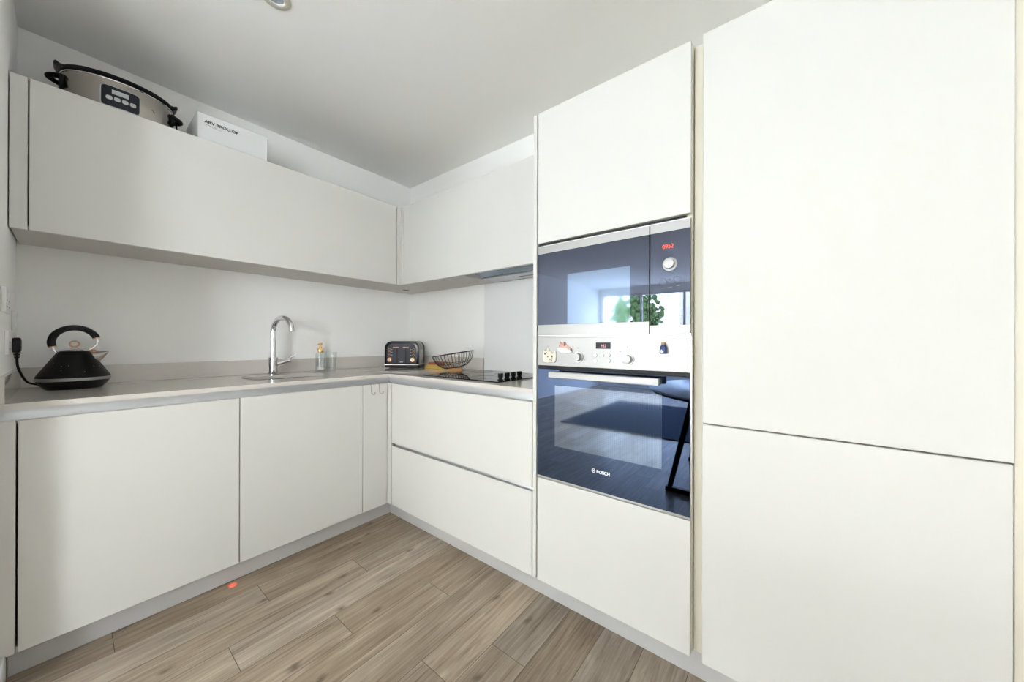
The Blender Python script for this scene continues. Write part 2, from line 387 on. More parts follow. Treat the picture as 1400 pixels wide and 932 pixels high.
# plank floor: one mesh, each plank a slab with a shade of its own
def build_floor():
    bm = bmesh.new(); P = .1485; y00 = -.0865; gap = .0009
    known = {0: -.72, 1: -.355, 2: -.894, 3: -.582, 4: -.218, 5: -1.0, 6: -.4875, 7: -.284}
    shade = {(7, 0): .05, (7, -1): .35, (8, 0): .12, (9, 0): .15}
    x_lo, x_hi, y_lo, y_hi = ENDX, WX, FRY, FARY
    cols = []
    def quad(a, b, c, d, z, col):
        vs = [bm.verts.new((x, y, z)) for x, y in ((a, c), (b, c), (b, d), (a, d))]
        f = bm.faces.new(vs); f.material_index = 0; cols.append(col)
    rnd = random.Random(21); Lp = 1.22
    row0 = -int((y_hi - y00) / P) - 1; row1 = int((y00 - y_lo) / P) + 1
    for r in range(row0, row1 + 1):
        yb = y00 - r * P; ya = yb - P            # row r lies below seam r
        c, d = max(ya, y_lo) + gap, min(yb, y_hi) - gap
        if d - c < .004: continue
        j = known.get(r, rnd.uniform(-1.2, 0))
        k0 = int(math.floor((x_lo - j) / Lp)); k1 = int(math.ceil((x_hi - j) / Lp))
        for k in range(k0, k1):
            a, b = max(j + k * Lp, x_lo) + gap, min(j + (k + 1) * Lp, x_hi) - gap
            if b - a < .004: continue
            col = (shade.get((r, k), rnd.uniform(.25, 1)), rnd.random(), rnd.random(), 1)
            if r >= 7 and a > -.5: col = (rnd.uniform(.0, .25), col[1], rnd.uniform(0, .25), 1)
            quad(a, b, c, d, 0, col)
    # slab underneath
    t = bmesh.new(); bmesh.ops.create_cube(t, size=1)
    for v in t.verts: v.co = Vector(((x_lo + x_hi) / 2 + v.co.x * (x_hi - x_lo), (y_lo + y_hi) / 2 + v.co.y * (y_hi - y_lo), -.0506 + v.co.z * .1))
    me2 = bpy.data.meshes.new('t'); t.to_mesh(me2); t.free()
    n0 = len(bm.faces); bm.from_mesh(me2); bpy.data.meshes.remove(me2); bm.faces.ensure_lookup_table()
    for f in bm.faces[n0:]: f.material_index = 1; cols.append((.3, 0, 0, 1))
    me = bpy.data.meshes.new('floor'); bm.to_mesh(me); bm.free()
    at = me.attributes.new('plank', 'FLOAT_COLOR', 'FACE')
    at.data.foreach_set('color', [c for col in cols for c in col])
    me.materials.append(M['floor']); me.materials.append(M['seam'])
    o = bpy.data.objects.new('floor', me); COL.objects.link(o); struct(o)
build_floor()

# ------------------------------------------------------------------ base run on the back wall
GB = 'base units under the worktop'
def base_unit(name, label, x0, x1, group=GB, rail=False):
    t = thing(name, label, 'cabinet', ((x0 + x1) / 2, .3, ZB), 0, group)
    c = MB(); c.box(x0 + .001, x0 + .017, .023, .60, ZB, ZD - .03); c.box(x1 - .017, x1 - .001, .023, .60, ZB, ZD - .03)
    c.box(x0 + .0172, x1 - .0172, .023, .60, ZB, ZB + .016); c.box(x0 + .0172, x1 - .0172, .584, .60, ZB + .0162, ZD - .03)
    if x1 - x0 < .3: c.box(x0 + .0172, x1 - .0172, .023, .039, ZB + .0162, ZD - .03)
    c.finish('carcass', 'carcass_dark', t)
    MB().box(x0 + .0018, x1 - .0018, 0, .02, ZB, ZD, .0015).finish('door', 'cream', t)
    return t
base_unit('base_cabinet', 'wide cream handleless base cabinet door below the kettle, red floor spot at its foot', -1.3615, -.767)
base_unit('base_cabinet', 'cream handleless base cabinet below the sink and tap', -.767, -.169)
corner_unit = base_unit('base_cabinet', 'narrow cream base cabinet in the corner with wire hooks over its door', -.169, -.004)
o = MB().box(LX + .002, -1.3645, 0, .02, ZB, ZD, .0015).finish('filler_panel', 'cream', origin=(-1.38, .01, ZB))
tag(o, 'narrow cream filler strip between left wall and the widest base door', 'panel')
# corner post between the two runs
MB().box(-.0025, .018, -.0335, .018, ZB, ZD, .0012).finish('corner_post', 'cream', corner_unit)

# recessed handle rails under the worktop
def rail_profile(front):   # section: u = depth from the door face, z
    return [(front + .034, .890), (front + .030, .890), (front + .029, .858), (front + .024, .848), (front + .0208, .8465), (front + .0208, .844), (front + .026, .845), (front + .034, .856)]
o = MB().prism(rail_profile(0), 'x', LX + .002, .032).finish('handle_rail', 'alu', origin=(-.7, .03, .86))
tag(o, 'long recessed aluminium handle rail along the sink run', 'handle rail')
o = MB().prism([(p, q) for p, q in rail_profile(0)], 'y', -1.1085, .0295).finish('handle_rail', 'alu', origin=(.03, -.55, .86))
tag(o, 'recessed aluminium handle rail above the two wide drawers', 'handle rail')
# plinths
o = MB().box(LX + .017, .046, .046, .06, .001, ZB - .0008).finish('plinth', 'plinth', origin=(-.7, .05, 0))
tag(o, 'silver plinth under the sink-side base cabinets', 'plinth')
o = MB().box(.046, .06, -2.39, .0458, .001, ZB - .0008).finish('plinth', 'plinth', origin=(.05, -1.2, 0))
tag(o, 'plinth under the drawers and the tall oven and fridge housings', 'plinth')

# drawer unit on the right wall
t = thing('drawer_cabinet', 'cream cabinet with two wide handleless drawers below the hob', 'cabinet', (.3, -.57, ZB), 0, GB)
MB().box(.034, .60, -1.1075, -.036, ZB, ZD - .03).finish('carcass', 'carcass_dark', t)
MB().box(0, .02, -1.1075, -.0405, .4800, ZD, .0015).finish('drawer', 'cream', t)
MB().prism([(0, ZB), (.02, ZB), (.02, .449), (.012, .4622), (.0, .4622)], 'y', -1.1075, -.0405, .001).finish('drawer', 'cream', t)
MB().prism([(.018, .485), (.03, .485), (.03, .44), (.021, .44), (.021, .452), (.026, .458), (.026, .479), (.018, .481)], 'y', -1.1075, -.0385).finish('handle_channel', 'alu', t)

# ------------------------------------------------------------------ worktop with a cut-out for the sink
SX, SY, SW, SH, SR = -.472, .315, .385, .25, .045
wt = thing('worktop', 'L-shaped glossy warm grey stone worktop with low upstands', 'worktop', (0, .3, WT - .02))
w = MB()
z0, z1 = WT - .02, WT
def slab(x0, x1, y0, y1, bev=.0012): w.box(x0, x1, y0, y1, z0, z1)
hx0, hx1 = SX - .27, SX + .27
slab(LX, hx0, 0, WY); slab(hx1, 0, 0, WY)
slab(0, WX, -1.1105, WY)
inner = rrect(SX, SY, SW, SH, SR, 6)
def outer_pt(p):
    dx, dy = p[0] - SX, p[1] - SY
    lx = (hx1 - SX) if dx > 0 else (SX - hx0); ly = (WY - SY) if dy > 0 else SY
    k = min(lx / abs(dx) if abs(dx) > 1e-9 else 9e9, ly / abs(dy) if abs(dy) > 1e-9 else 9e9)
    return (SX + dx * k, SY + dy * k)
outer = [outer_pt(p) for p in inner]
# snap the outermost samples so that corners are filled
for cx, cy in ((hx0, 0), (hx1, 0), (hx1, WY), (hx0, WY)):
    i = min(range(len(outer)), key=lambda q: (outer[q][0] - cx) ** 2 + (outer[q][1] - cy) ** 2); outer[i] = (cx, cy)
t_ = bmesh.new(); n = len(inner)
V = [[t_.verts.new((*p, z)) for p in ring] for ring, z in ((outer, z1), (inner, z1), (inner, z0), (outer, z0))]
for a, b in ((0, 1), (1, 2), (2, 3), (3, 0)):
    for i in range(n):
        j = (i + 1) % n; t_.faces.new((V[a][i], V[a][j], V[b][j], V[b][i]))
bmesh.ops.recalc_face_normals(t_, faces=t_.faces); w._add(t_)
w.finish('slab', 'stone', wt, angle=20)
MB().box(LX + .0005, WX - .013, WY - .0125, WY - .0005, WT + .0002, WT + .088, .001).finish('upstand', 'stone', wt)
MB().box(WX - .0125, WX - .0005, -.273, WY - .013, WT + .0002, WT + .088, .001).finish('upstand', 'stone', wt)
MB().box(LX + .0005, LX + .0125, .001, WY - .013, WT + .0002, WT + .088, .001).finish('upstand', 'stone', wt)

# undermount sink
t = thing('sink', 'rectangular undermounted steel sink in the worktop beside the tap', 'sink', (SX, SY, WT - .2))
rings = []
for gro, z, r in ((.03, WT - .021, SR + .01), (.008, WT - .021, SR), (.006, WT - .03, SR), (.0, WT - .17, SR), (-.05, WT - .195, SR * .7)):
    rings.append([(x, y, z) for x, y in rrect(SX, SY, SW + gro, SH + gro, r, 6)])
bowl = MB(); bowl.ring_loft(rings, cap=False)
bowl.bm.faces.new([bowl.bm.verts[i] for i in []]) if False else None
b2 = [(x, y, WT - .195) for x, y in rrect(SX, SY, SW - .05, SH - .05, SR * .7, 6)]
tb = bmesh.new(); tb.faces.new([tb.verts.new(p) for p in b2]); bowl._add(tb)
bowl.finish('basin', 'basin_steel', t)
MB().lathe([(.001, 0), (.04, 0), (.042, .003), (.03, .004), (.001, .002)], (SX, SY, WT - .195), 32).finish('drain', 'chrome', t)

# tap
TX, TY = -.478, .50
t = thing('tap', 'tall chrome swan-neck mixer tap behind the sink', 'tap', (TX, TY, WT))
MB().lathe([(.0005, 0), (.031, 0), (.031, .004), (.0275, .006), (.0275, .104), (.024, .108), (.0005, .108)], (TX, TY, WT)).finish('base', 'chrome', t)
pts = [(TX, TY, WT + .10), (TX, TY, WT + .18), (TX, TY, WT + .262)]
d = Vector((.052, -.148)); Rr = d.length / 2; d.normalize(); Rz = .085
for i in range(1, 25):
    a = PI - PI * .95 * i / 24
    pts.append((TX + d.x * (Rr + Rr * math.cos(a)), TY + d.y * (Rr + Rr * math.cos(a)), WT + .262 + Rz * math.sin(a)))
MB().tube(pts, .0152, 20).finish('spout', 'chrome', t)
e = Vector(pts[-1]); e0 = Vector(pts[-2]); dd = (e - e0).normalized()
MB().cyl(tuple(e - dd * .004), tuple(e + dd * .012), .0165, .0165, 20).finish('aerator', 'chrome', t)
lv = MB(); lv.cyl((TX + .015, TY - .006, WT + .062), (TX + .088, TY - .02, WT + .086), .0155, .0150, 20)
lv.finish('valve_body', 'chrome', t)
MB().tube([(TX + .06, TY - .016, WT + .09), (TX + .085, TY - .021, WT + .099), (TX + .112, TY - .026, WT + .117)], [.006, .0052, .0042], 10).finish('lever', 'chrome', t)

# soap dispenser and tumbler
t = thing('soap_dispenser', 'clear glass soap dispenser with a brass pump', 'soap dispenser', (-.172, .562, WT))
c = (-.172, .562, WT)
MB().lathe([(.0005, .0), (.029, .0), (.031, .004), (.031, .112), (.027, .124), (.017, .128), (.017, .134), (.0145, .134), (.0145, .127), (.025, .122), (.0285, .110), (.0285, .010), (.0005, .010)], c).finish('bottle', 'clear', t)
MB().lathe([(.0005, .0102), (.0283, .0102), (.0283, .028), (.0005, .028)], c).finish('soap', 'soap', t)
MB().lathe([(.0005, .129), (.019, .129), (.0195, .132), (.0195, .150), (.018, .153), (.009, .154), (.009, .164), (.0065, .166), (.0065, .176), (.0125, .178), (.0125, .190), (.011, .193), (.0005, .193)], c, 32).finish('pump', 'gold', t)
MB().tube([(c[0] - .004, c[1] - .004, WT + .184), (c[0] - .02, c[1] - .022, WT + .185), (c[0] - .028, c[1] - .031, WT + .181)], [.005, .0045, .004], 10).finish('nozzle', 'gold', t)
MB().cyl((c[0], c[1], WT + .014), (c[0], c[1], WT + .13), .002, .002, 8).finish('dip_tube', 'white_plastic', t)
c = (-.096, .566, WT)
g = MB(); seg = 40
def cutr(r, i, z): return r * (1 + (.025 * (1 if i % 2 else -1) if z < .055 else .006 * (1 if i % 2 else -1)))
prof = [(.026, 0), (.029, .003), (.031, .05), (.0325, .06), (.037, .128), (.0362, .129), (.0335, .127), (.0300, .06), (.0280, .016), (.001, .014)]
g.ring_loft([[(c[0] + (cutr(r, i, z) if k < 4 else r) * math.cos(2 * PI * i / seg), c[1] + (cutr(r, i, z) if k < 4 else r) * math.sin(2 * PI * i / seg), c[2] + z) for i in range(seg)] for k, (r, z) in enumerate(prof)])
tag(g.finish('tumbler', 'clear', origin=c), 'clear cut-glass tumbler standing beside the soap dispenser', 'glass')

# ------------------------------------------------------------------ wire hooks over the corner door
def hook(x, label):
    t = thing('over_door_hook', label, 'hook', (x, 0, ZD), 0, 'wire hooks over the corner door')
    pts = [(x, .024, ZD - .012), (x, .0225, ZD + .0015), (x, .018, ZD + .0032), (x, .0, ZD + .0032), (x, -.0028, ZD + .001), (x + .002, -.003, ZD - .03), (x + .004, -.003, ZD - .048)]
    for i in range(9):
        a = PI + PI * i / 8 * .95
        pts.append((x + .016 + .012 * math.cos(a), -.004 - .008 * math.sin(PI * i / 8), ZD - .050 + .012 * math.sin(a)))
    MB().tube(pts, .0014, 8).finish('hook_wire', 'hook_steel', t)
    MB().sphere(pts[-1], .0026, 10).finish('tip', 'hook_steel', t)
hook(-.120, 'left of the two small wire hooks over the narrow corner door')
hook(-.066, 'right of the two small wire hooks over the narrow corner door')

# ------------------------------------------------------------------ wall units
GW = 'handleless wall cabinets'
t = thing('wall_cabinet', 'long cream handleless wall cabinet above the sink, slow cooker on top', 'cabinet', (-.56, .43, UZ0), 0, GW)
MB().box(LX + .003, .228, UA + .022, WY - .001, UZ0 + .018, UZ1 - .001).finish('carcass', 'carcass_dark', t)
MB().box(LX + .006, .258, UA + .022, WY - .001, UZ0 + .001, UZ0 + .0179).finish('bottom_panel', 'underside', t)
MB().box(-1.3515, .2275, UA, UA + .02, UZ0, UZ1, .0015).finish('door', 'cream', t)
MB().box(LX + .003, -1.3555, UA, UA + .02, UZ0, UZ1, .0015).finish('end_filler', 'cream', t)
t = thing('wall_cabinet', 'cream handleless wall cabinet housing the extractor above the hob', 'cabinet', (.43, -.45, UZ0), 0, GW)
MB().box(UB + .022, WX - .001, -1.1095, .253, UZ0 + .09, UZ1 - .001).finish('carcass', 'carcass', t)
bp_ = MB(); bp_.box(UB + .0005, WX - .001, -.384, WY - .001, UZ0 + .001, UZ0 + .0179); bp_.box(.5905, WX - .001, -1.1095, -.384, UZ0 + .001, UZ0 + .0179)
bp_.box(UB + .022, WX - .001, -.384, -.369, UZ0 + .0179, UZ0 + .09); bp_.box(UB + .022, WX - .001, -.369, WY - .001, UZ0 + .0179, UZ0 + .03)
bp_.finish('bottom_panel', 'underside', t)
MB().box(UB, UB + .02, -1.1095, .2195, UZ0, UZ1, .0015).finish('door', 'cream', t)
cp = MB(); cp.box(.2315, UB - .0004, UA, UA + .018, UZ0, UZ1, .001); cp.box(UB, UB + .018, .2235, UA - .0004, UZ0, UZ1, .001)
tag(cp.finish('corner_post', 'cream', origin=(.25, .25, UZ0)), 'slim cream corner strip between the two wall cabinets', 'panel')

# extractor in the underside of the wall unit
t = thing('extractor_hood', 'built-in extractor with blue-grey filter recessed under the wall cabinet', 'extractor hood', (.43, -.72, UZ0))
hb = MB()
hb.box(.285, .59, -1.106, -.388, UZ0 + .055, UZ0 + .085); hb.box(.44, .589, -1.106, -.388, UZ0 - .001, UZ0 + .054, .002)
hb.box(.2815, .295, -1.106, -.388, UZ0 + .012, UZ0 + .054)
hb.finish('housing', 'hood_body', t)
MB().prism([(.297, UZ0 + .046), (.437, UZ0 + .006), (.437, UZ0 + .012), (.297, UZ0 + .052)], 'y', -1.104, -.40).finish('filter', 'filter', t)
MB().box(.50, .52, -.92, -.66, UZ0 - .004, UZ0 - .0012, .001).finish('lamp_strip', 'lens', t)

# round light under the corner of the wall units
t = thing('cabinet_downlight', 'small round grey light under the corner of the wall cabinets', 'light', (.42, .41, UZ0))
MB().lathe([(.0005, .0005), (.034, .0005), (.034, -.003), (.030, -.005), (.0005, -.005)], (.42, .41, UZ0), 32).finish('bezel', 'hood_body', t)
MB().lathe([(.0005, -.0052), (.026, -.0052), (.0255, -.0065), (.0005, -.0068)], (.42, .41, UZ0), 32).finish('lens', 'rubber', t)

# splashback
o = MB().box(WX - .0085, WX - .0005, -1.1095, -.2755, WT + .0003, UZ0 - .0005, .0008).finish('splashback', 'splash', origin=(WX, -.69, WT))
tag(o, 'white glass splashback panel on the wall behind the hob', 'panel')

# ------------------------------------------------------------------ tall oven housing
t = thing('oven_cabinet', 'tall cream housing around the microwave and oven', 'cabinet', (.3, -1.43, ZB))
sp = MB(); sp.box(0, .60, -1.1292, -1.1112, ZB, UZ1, .001); sp.finish('side_panel', 'cream', t)
MB().box(.022, .60, -1.7345, -1.7165, ZB, UZ1, .001).finish('side_panel', 'carcass', t)
ca = MB(); ca.box(.0225, .60, -1.7160, -1.1297, 1.545, UZ1 - .001); ca.box(.0225, .60, -1.7160, -1.1297, ZB, .530)
ca.box(.5, .60, -1.7160, -1.1297, .531, 1.544)
ca.finish('carcass', 'carcass', t)
MB().box(0, .02, T2, T1, 1.5415, UZ1, .0015).finish('upper_door', 'cream', t)
MB().box(0, .02, T2, T1, ZB, .5345, .0015).finish('lower_panel', 'cream', t)

# microwave
t = thing('microwave', 'built-in steel and black glass microwave with red clock above the oven', 'microwave', (.2, -1.436, 1.143))
MB().box(.012, .45, -1.7155, -1.131, 1.1415, 1.5395).finish('case', 'dark_gap', t)
for a_, b_ in ((1.1435, 1.1465), (1.5255, 1.5285)): MB().box(.0015, .0115, T2 - .001, T1, a_, b_).finish('trim_strip', 'steel_trim', t)
MB().box(-.001, .0113, -1.6022, T1 - .002, 1.1475, 1.5245, .001).finish('door', 'glass_micro', t)
d_ = [c for c in t.children if c.name.startswith('door')][0]
for a_, b_ in ((1.4935, 1.5242), (1.1477, 1.190)): MB().box(-.0022, -.0011, -1.6020, T1 - .0022, a_, b_, .0004).finish('steel_strip', 'steel', d_)
MB().box(-.0016, -.0011, -1.5364, -1.2805, 1.1905, 1.394, .0002).finish('door_window', 'glass_mesh', d_)
MB().box(-.001, .0113, T2 + .0005, -1.6048, 1.1475, 1.5245, .001).finish('control_panel', 'glass_micro', t)
cpn = [c for c in t.children if c.name.startswith('control_panel')][0]
for a_, b_ in ((1.4935, 1.5242), (1.1477, 1.176)): MB().box(-.0022, -.0011, T2 + .0007, -1.6050, a_, b_, .0004).finish('steel_strip', 'steel', cpn)
text('clock_digits', '0952', .0195, (-.0013, -1.6452, 1.4365), (0, -1, 0), (0, 0, 1), 'red_led', cpn, xs=.93)
RX = Matrix.Rotation(-PI / 2, 4, 'Y')      # lathe axis +z -> -x
kc = (-.001, -1.6696, 1.3817)
KM = Matrix.Translation(kc) @ RX
MB().lathe([(.0005, 0), (.0235, 0), (.0235, .002), (.021, .003), (.0005, .003)], seg=40, mtx=KM).finish('knob_ring', 'steel', cpn)
MB().lathe([(.0005, .003), (.0165, .003), (.0165, .017), (.0155, .0185), (.0005, .019)], seg=40, mtx=KM).finish('knob', 'steel', cpn)
for y, z in ((-1.648, 1.325), (-1.693, 1.330), (-1.6696, 1.327)):
    r = .0105 if abs(y + 1.6696) > .01 else .005
    MB().tube([(-.0014, y + r * math.cos(2 * PI * i / 20), z + r * math.sin(2 * PI * i / 20)) for i in range(20)], .0006, 6, closed=True).finish('button_icon', 'icon_print', cpn)
for q in ((-1.676, -1.664, 1.3035, 1.3045), (-1.700, -1.690, 1.307, 1.3085), (-1.652, -1.644, 1.302, 1.303)): MB().box(-.0016, -.0011, *q).finish('button_mark', 'icon_print', cpn)
rb = MB(); a0, a1, b0, b1 = -1.709, -1.632, 1.205, 1.2275
for q in ((a0, a1, b0, b0 + .0009), (a0, a1, b1 - .0009, b1), (a0, a0 + .0009, b0, b1), (a1 - .0009, a1, b0, b1)): rb.box(-.0016, -.0011, *q)
rb.finish('door_button', 'grey_print', cpn)

# oven
t = thing('oven', 'built-in single oven with steel control panel and dark mirror glass door', 'oven', (.2, -1.436, .536))
MB().box(.012, .49, -1.7155, -1.131, .5405, 1.1395).finish('case', 'dark_gap', t)
for q in ((T2 - .003, T1, .5385, .5425), (T2 - .0035, T2 - .0005, .5430, 1.1370), (T2, T1, 1.1375, 1.1412)): MB().box(.0015, .0115, *q).finish('trim_strip', 'steel_trim', t)
MB().box(-.0015, .0113, T2 + .0005, T1 - .0015, 1.018, 1.1365, .0012).finish('control_panel', 'steel', t)
cpn = [c for c in t.children if c.name.startswith('control_panel')][0]
MB().box(.0005, .0113, T2 + .002, T1 - .002, 1.0055, 1.0175).finish('vent_gap', 'dark_gap', t)
MB().box(-.0035, .0113, T2 + .0005, T1 - .0015, .544, 1.0045, .0012).finish('door', 'glass_black', t)
dr = [c for c in t.children if c.name.startswith('door')][0]
MB().box(-.0041, -.0036, -1.6455, -1.2240, .6845, .938, .0002).finish('door_window', 'glass_mesh', dr)
MB().box(-.0040, -.0036, T2 + .001, T1 - .002, .5445, .5475).finish('bottom_trim', 'steel_trim', dr)
hd = MB(); hd.box(-.054, -.036, -1.649, -1.222, .9725, .9985, .0025)
hd.finish('handle', 'steel', dr)
hb_ = [c for c in dr.children if c.name.startswith('handle')][0]
for y in (-1.638, -1.233): MB().box(-.037, -.0037, y - .008, y + .008, .977, .994, .001).finish('handle_bracket', 'panel_dark', hb_)
for (y, z) in ((-1.3307, 1.0585), (-1.5292, 1.0560)):
    KM = Matrix.Translation((-.0015, y, z)) @ RX
    k = MB().lathe([(.0005, .004), (.0170, .004), (.0165, .022), (.0155, .024), (.0005, .0245)], seg=40, mtx=KM).finish('knob', 'steel', cpn)
    MB().lathe([(.0005, 0), (.0215, 0), (.0215, .0015), (.0205, .004), (.0005, .004)], seg=40, mtx=KM).finish('knob_collar', 'steel_trim', k)
MB().box(-.0022, -.0016, -1.4635, -1.4045, 1.0925, 1.1165, .0002).finish('clock_display', 'panel_dark', cpn)
dsp = [c for c in cpn.children if c.name.startswith('clock_display')][0]
text('clock_digits', '9:52', .015, (-.0023, -1.425, 1.0985), (0, -1, 0), (0, 0, 1), 'pink_led', dsp, xs=.8)
for (y, z) in ((-1.4040, 1.0671), (-1.4300, 1.0677), (-1.4562, 1.0685), (-1.4040, 1.0462), (-1.4562, 1.0470)):
    KM = Matrix.Translation((-.0015, y, z)) @ RX
    b = MB().lathe([(.0005, 0), (.0064, 0), (.0064, .004), (.0056, .005), (.0005, .0052)], seg=24, mtx=KM).finish('button', 'alu', cpn)
for (y, z) in ((-1.3290, 1.094), (-1.3287, 1.0825), (-1.3045, 1.077), (-1.3585, 1.048), (-1.3130, 1.031), (-1.5265, 1.0995), (-1.5000, 1.0835)):
    MB().box(-.0019, -.0014, y - .0014, y + .0014, z - .0018, z + .0018).finish('dial_mark', 'grey_print', cpn)
lg = MB(); lc = (-.0039, -1.3972, .6235)
lg.tube([(lc[0], lc[1] + .0066 * math.cos(2 * PI * i / 24), lc[2] + .0078 * math.sin(2 * PI * i / 24)) for i in range(24)], .0009, 6, closed=True)
lg.box(-.0041, -.0037, lc[1] - .0032, lc[1] - .0014, lc[2] - .005, lc[2] + .005); lg.box(-.0041, -.0037, lc[1] + .0014, lc[1] + .0032, lc[2] - .005, lc[2] + .005)
lg.box(-.0041, -.0037, lc[1] - .003, lc[1] + .003, lc[2] - .0012, lc[2] + .0012)
lg.finish('logo_emblem', 'white_print', dr)
text('logo_lettering', 'BOSCH', .0165, (-.0038, -1.4092, .6168), (0, -1, 0), (0, 0, 1), 'white_print', dr, offset=.0006, xs=1.0)

# fridge magnets stuck on the oven control panel
mx_ = -.0016
t = thing('fridge_magnet', 'cream figurine magnet at the left end of the oven control panel', 'magnet', (mx_, -1.199, 1.03))
b = MB()
poly = [(-1.168, 1.033), (-1.166, 1.062), (-1.170, 1.086), (-1.178, 1.078), (-1.186, 1.083), (-1.190, 1.103), (-1.197, 1.082), (-1.205, 1.079), (-1.213, 1.068), (-1.222, 1.075), (-1.229, 1.082), (-1.232, 1.062), (-1.230, 1.040), (-1.222, 1.030), (-1.206, 1.034), (-1.190, 1.030)]
b.prism(poly, 'x', mx_ - .006, mx_, .0015); b.finish('plaque', 'cream_resin', t)
b = MB(); b.sphere((mx_ - .007, -1.200, 1.052), .016, 14, (.4, 1, .9)); b.sphere((mx_ - .006, -1.183, 1.064), .010, 12, (.5, 1, .9)); b.finish('figure', 'cream_resin', t)
b = MB()
for y, z, r in ((-1.196, 1.056, .004), (-1.206, 1.046, .003), (-1.181, 1.068, .004), (-1.188, 1.072, .003), (-1.216, 1.058, .0035), (-1.213, 1.040, .003)): b.sphere((mx_ - .0115, y, z), r, 8, (.6, 1, 1))
b.finish('painted_details', 'brown_resin', t)
t = thing('fridge_magnet', 'white boat-shaped magnet with pink figures left of the first oven knob', 'magnet', (mx_, -1.27, 1.085))
b = MB(); b.prism([(-1.233, 1.092), (-1.245, 1.094), (-1.275, 1.092), (-1.305, 1.082), (-1.300, 1.075), (-1.270, 1.069), (-1.258, 1.071), (-1.242, 1.080)], 'x', mx_ - .005, mx_, .0012); b.finish('plaque', 'white_plastic', t)
b = MB(); b.prism([(-1.244, 1.0945), (-1.247, 1.115), (-1.251, 1.119), (-1.258, 1.108), (-1.264, 1.120), (-1.272, 1.119), (-1.276, 1.106), (-1.290, 1.098), (-1.300, 1.091), (-1.298, 1.0865), (-1.272, 1.0925)], 'x', mx_ - .0045, mx_, .001); b.finish('figures', 'pink_resin', t)
for q in ((-1.275, -1.268, 1.102, 1.117), (-1.303, -1.297, 1.083, 1.092), (-1.250, -1.246, 1.098, 1.104)): MB().box(mx_ - .007, mx_ - .0046, *q, .001).finish('painted_detail', 'brown_resin', t)
t = thing('fridge_magnet', 'tiny corked glass bottle magnet of blue sand at the right of the oven panel', 'magnet', (mx_, -1.652, 1.079))
bc = (mx_ - .0115, -1.652, 1.079)
MB().lathe([(.0005, 0), (.0105, 0), (.0112, .002), (.0112, .022), (.008, .027), (.0065, .028), (.0065, .031), (.0005, .031)], bc, 20).finish('bottle', 'blue_sand', t)
MB().lathe([(.0005, .0312), (.0062, .0312), (.0068, .038), (.0005, .0385)], bc, 16).finish('cork', 'cork', t)
MB().prism([(-1.646, 1.089), (-1.650, 1.094), (-1.653, 1.089), (-1.657, 1.087), (-1.654, 1.083), (-1.650, 1.081), (-1.647, 1.084)], 'x', bc[0] - .0135, bc[0] - .0115, .0005).finish('star', 'white_plastic', t)

# filler between the two tall housings, and fridge housing
o = MB().box(.036, .60, -1.7655, -1.7370, ZB, UZ1 - .001, .001).finish('filler_panel', 'carcass', origin=(.3, -1.757, ZB))
tag(o, 'recessed beige filler strip between the oven housing and the fridge doors', 'panel')
F1, F2, FM = -1.7675, -2.3605, .8588
t = thing('fridge_cabinet', 'tall cream integrated fridge-freezer housing with two handleless doors at the right', 'cabinet', (.3, -2.06, ZB))
MB().box(.024, .60, F2, F1, ZB, UZ1 - .001).finish('carcass', 'carcass', t)
MB().box(-.003, .017, F2, F1, FM + .002, UZ1, .0018).finish('upper_door', 'cream', t)
MB().box(-.003, .017, F2 + .002, F1, ZB, FM - .002, .0018).finish('lower_door', 'cream', t)
o = MB().box(.014, .60, -2.40, F2 - .004, ZB, UZ1, .001).finish('filler_panel', 'carcass', origin=(.3, -2.38, ZB))
tag(o, 'cream filler strip right of the fridge doors at the edge of the picture', 'panel')
o = MB().box(.03, .60, -2.44, -2.402, 0, UZ1, .001).finish('end_panel', 'cream', origin=(.3, -2.42, 0))
tag(o, 'tall cream end panel closing the far side of the fridge housing', 'panel')

# ------------------------------------------------------------------ hob
t = thing('hob', 'black glass electric hob with four side knobs set in the worktop', 'hob', (.325, -.555, WT))
MB().prism([(.072, -.258), (.578, -.258), (.578, -.853), (.072, -.853)], 'z', WT + .0003, WT + .0055, .0015).finish('glass', 'hob_glass', t)
zr = MB()
for cx, cy, r in ((.20, -.39, .09), (.44, -.40, .075), (.21, -.64, .075), (.44, -.65, .105)):
    zr.tube([(cx + r * math.cos(2 * PI * i / 48), cy + r * math.sin(2 * PI * i / 48), WT + .0055) for i in range(48)], .0007, 5, closed=True)
zr.finish('cooking_zone_rings', 'grey_print', t)
for i, x in enumerate((.135, .190, .245, .300)):
    c = (x, -.815, WT + .0055)
    k = MB(); k.lathe([(.0005, 0), (.0165, 0), (.0165, .004), (.0115, .007), (.0105, .012), (.0138, .016), (.0145, .033), (.0135, .0355), (.0005, .036)], c, 28)
    k = k.finish('knob', 'black', t)
    MB().box(c[0] - .002, c[0] + .002, c[1] - .013, c[1] - .002, c[2] + .0355, c[2] + .0375).finish('pointer', 'black_gloss', k)

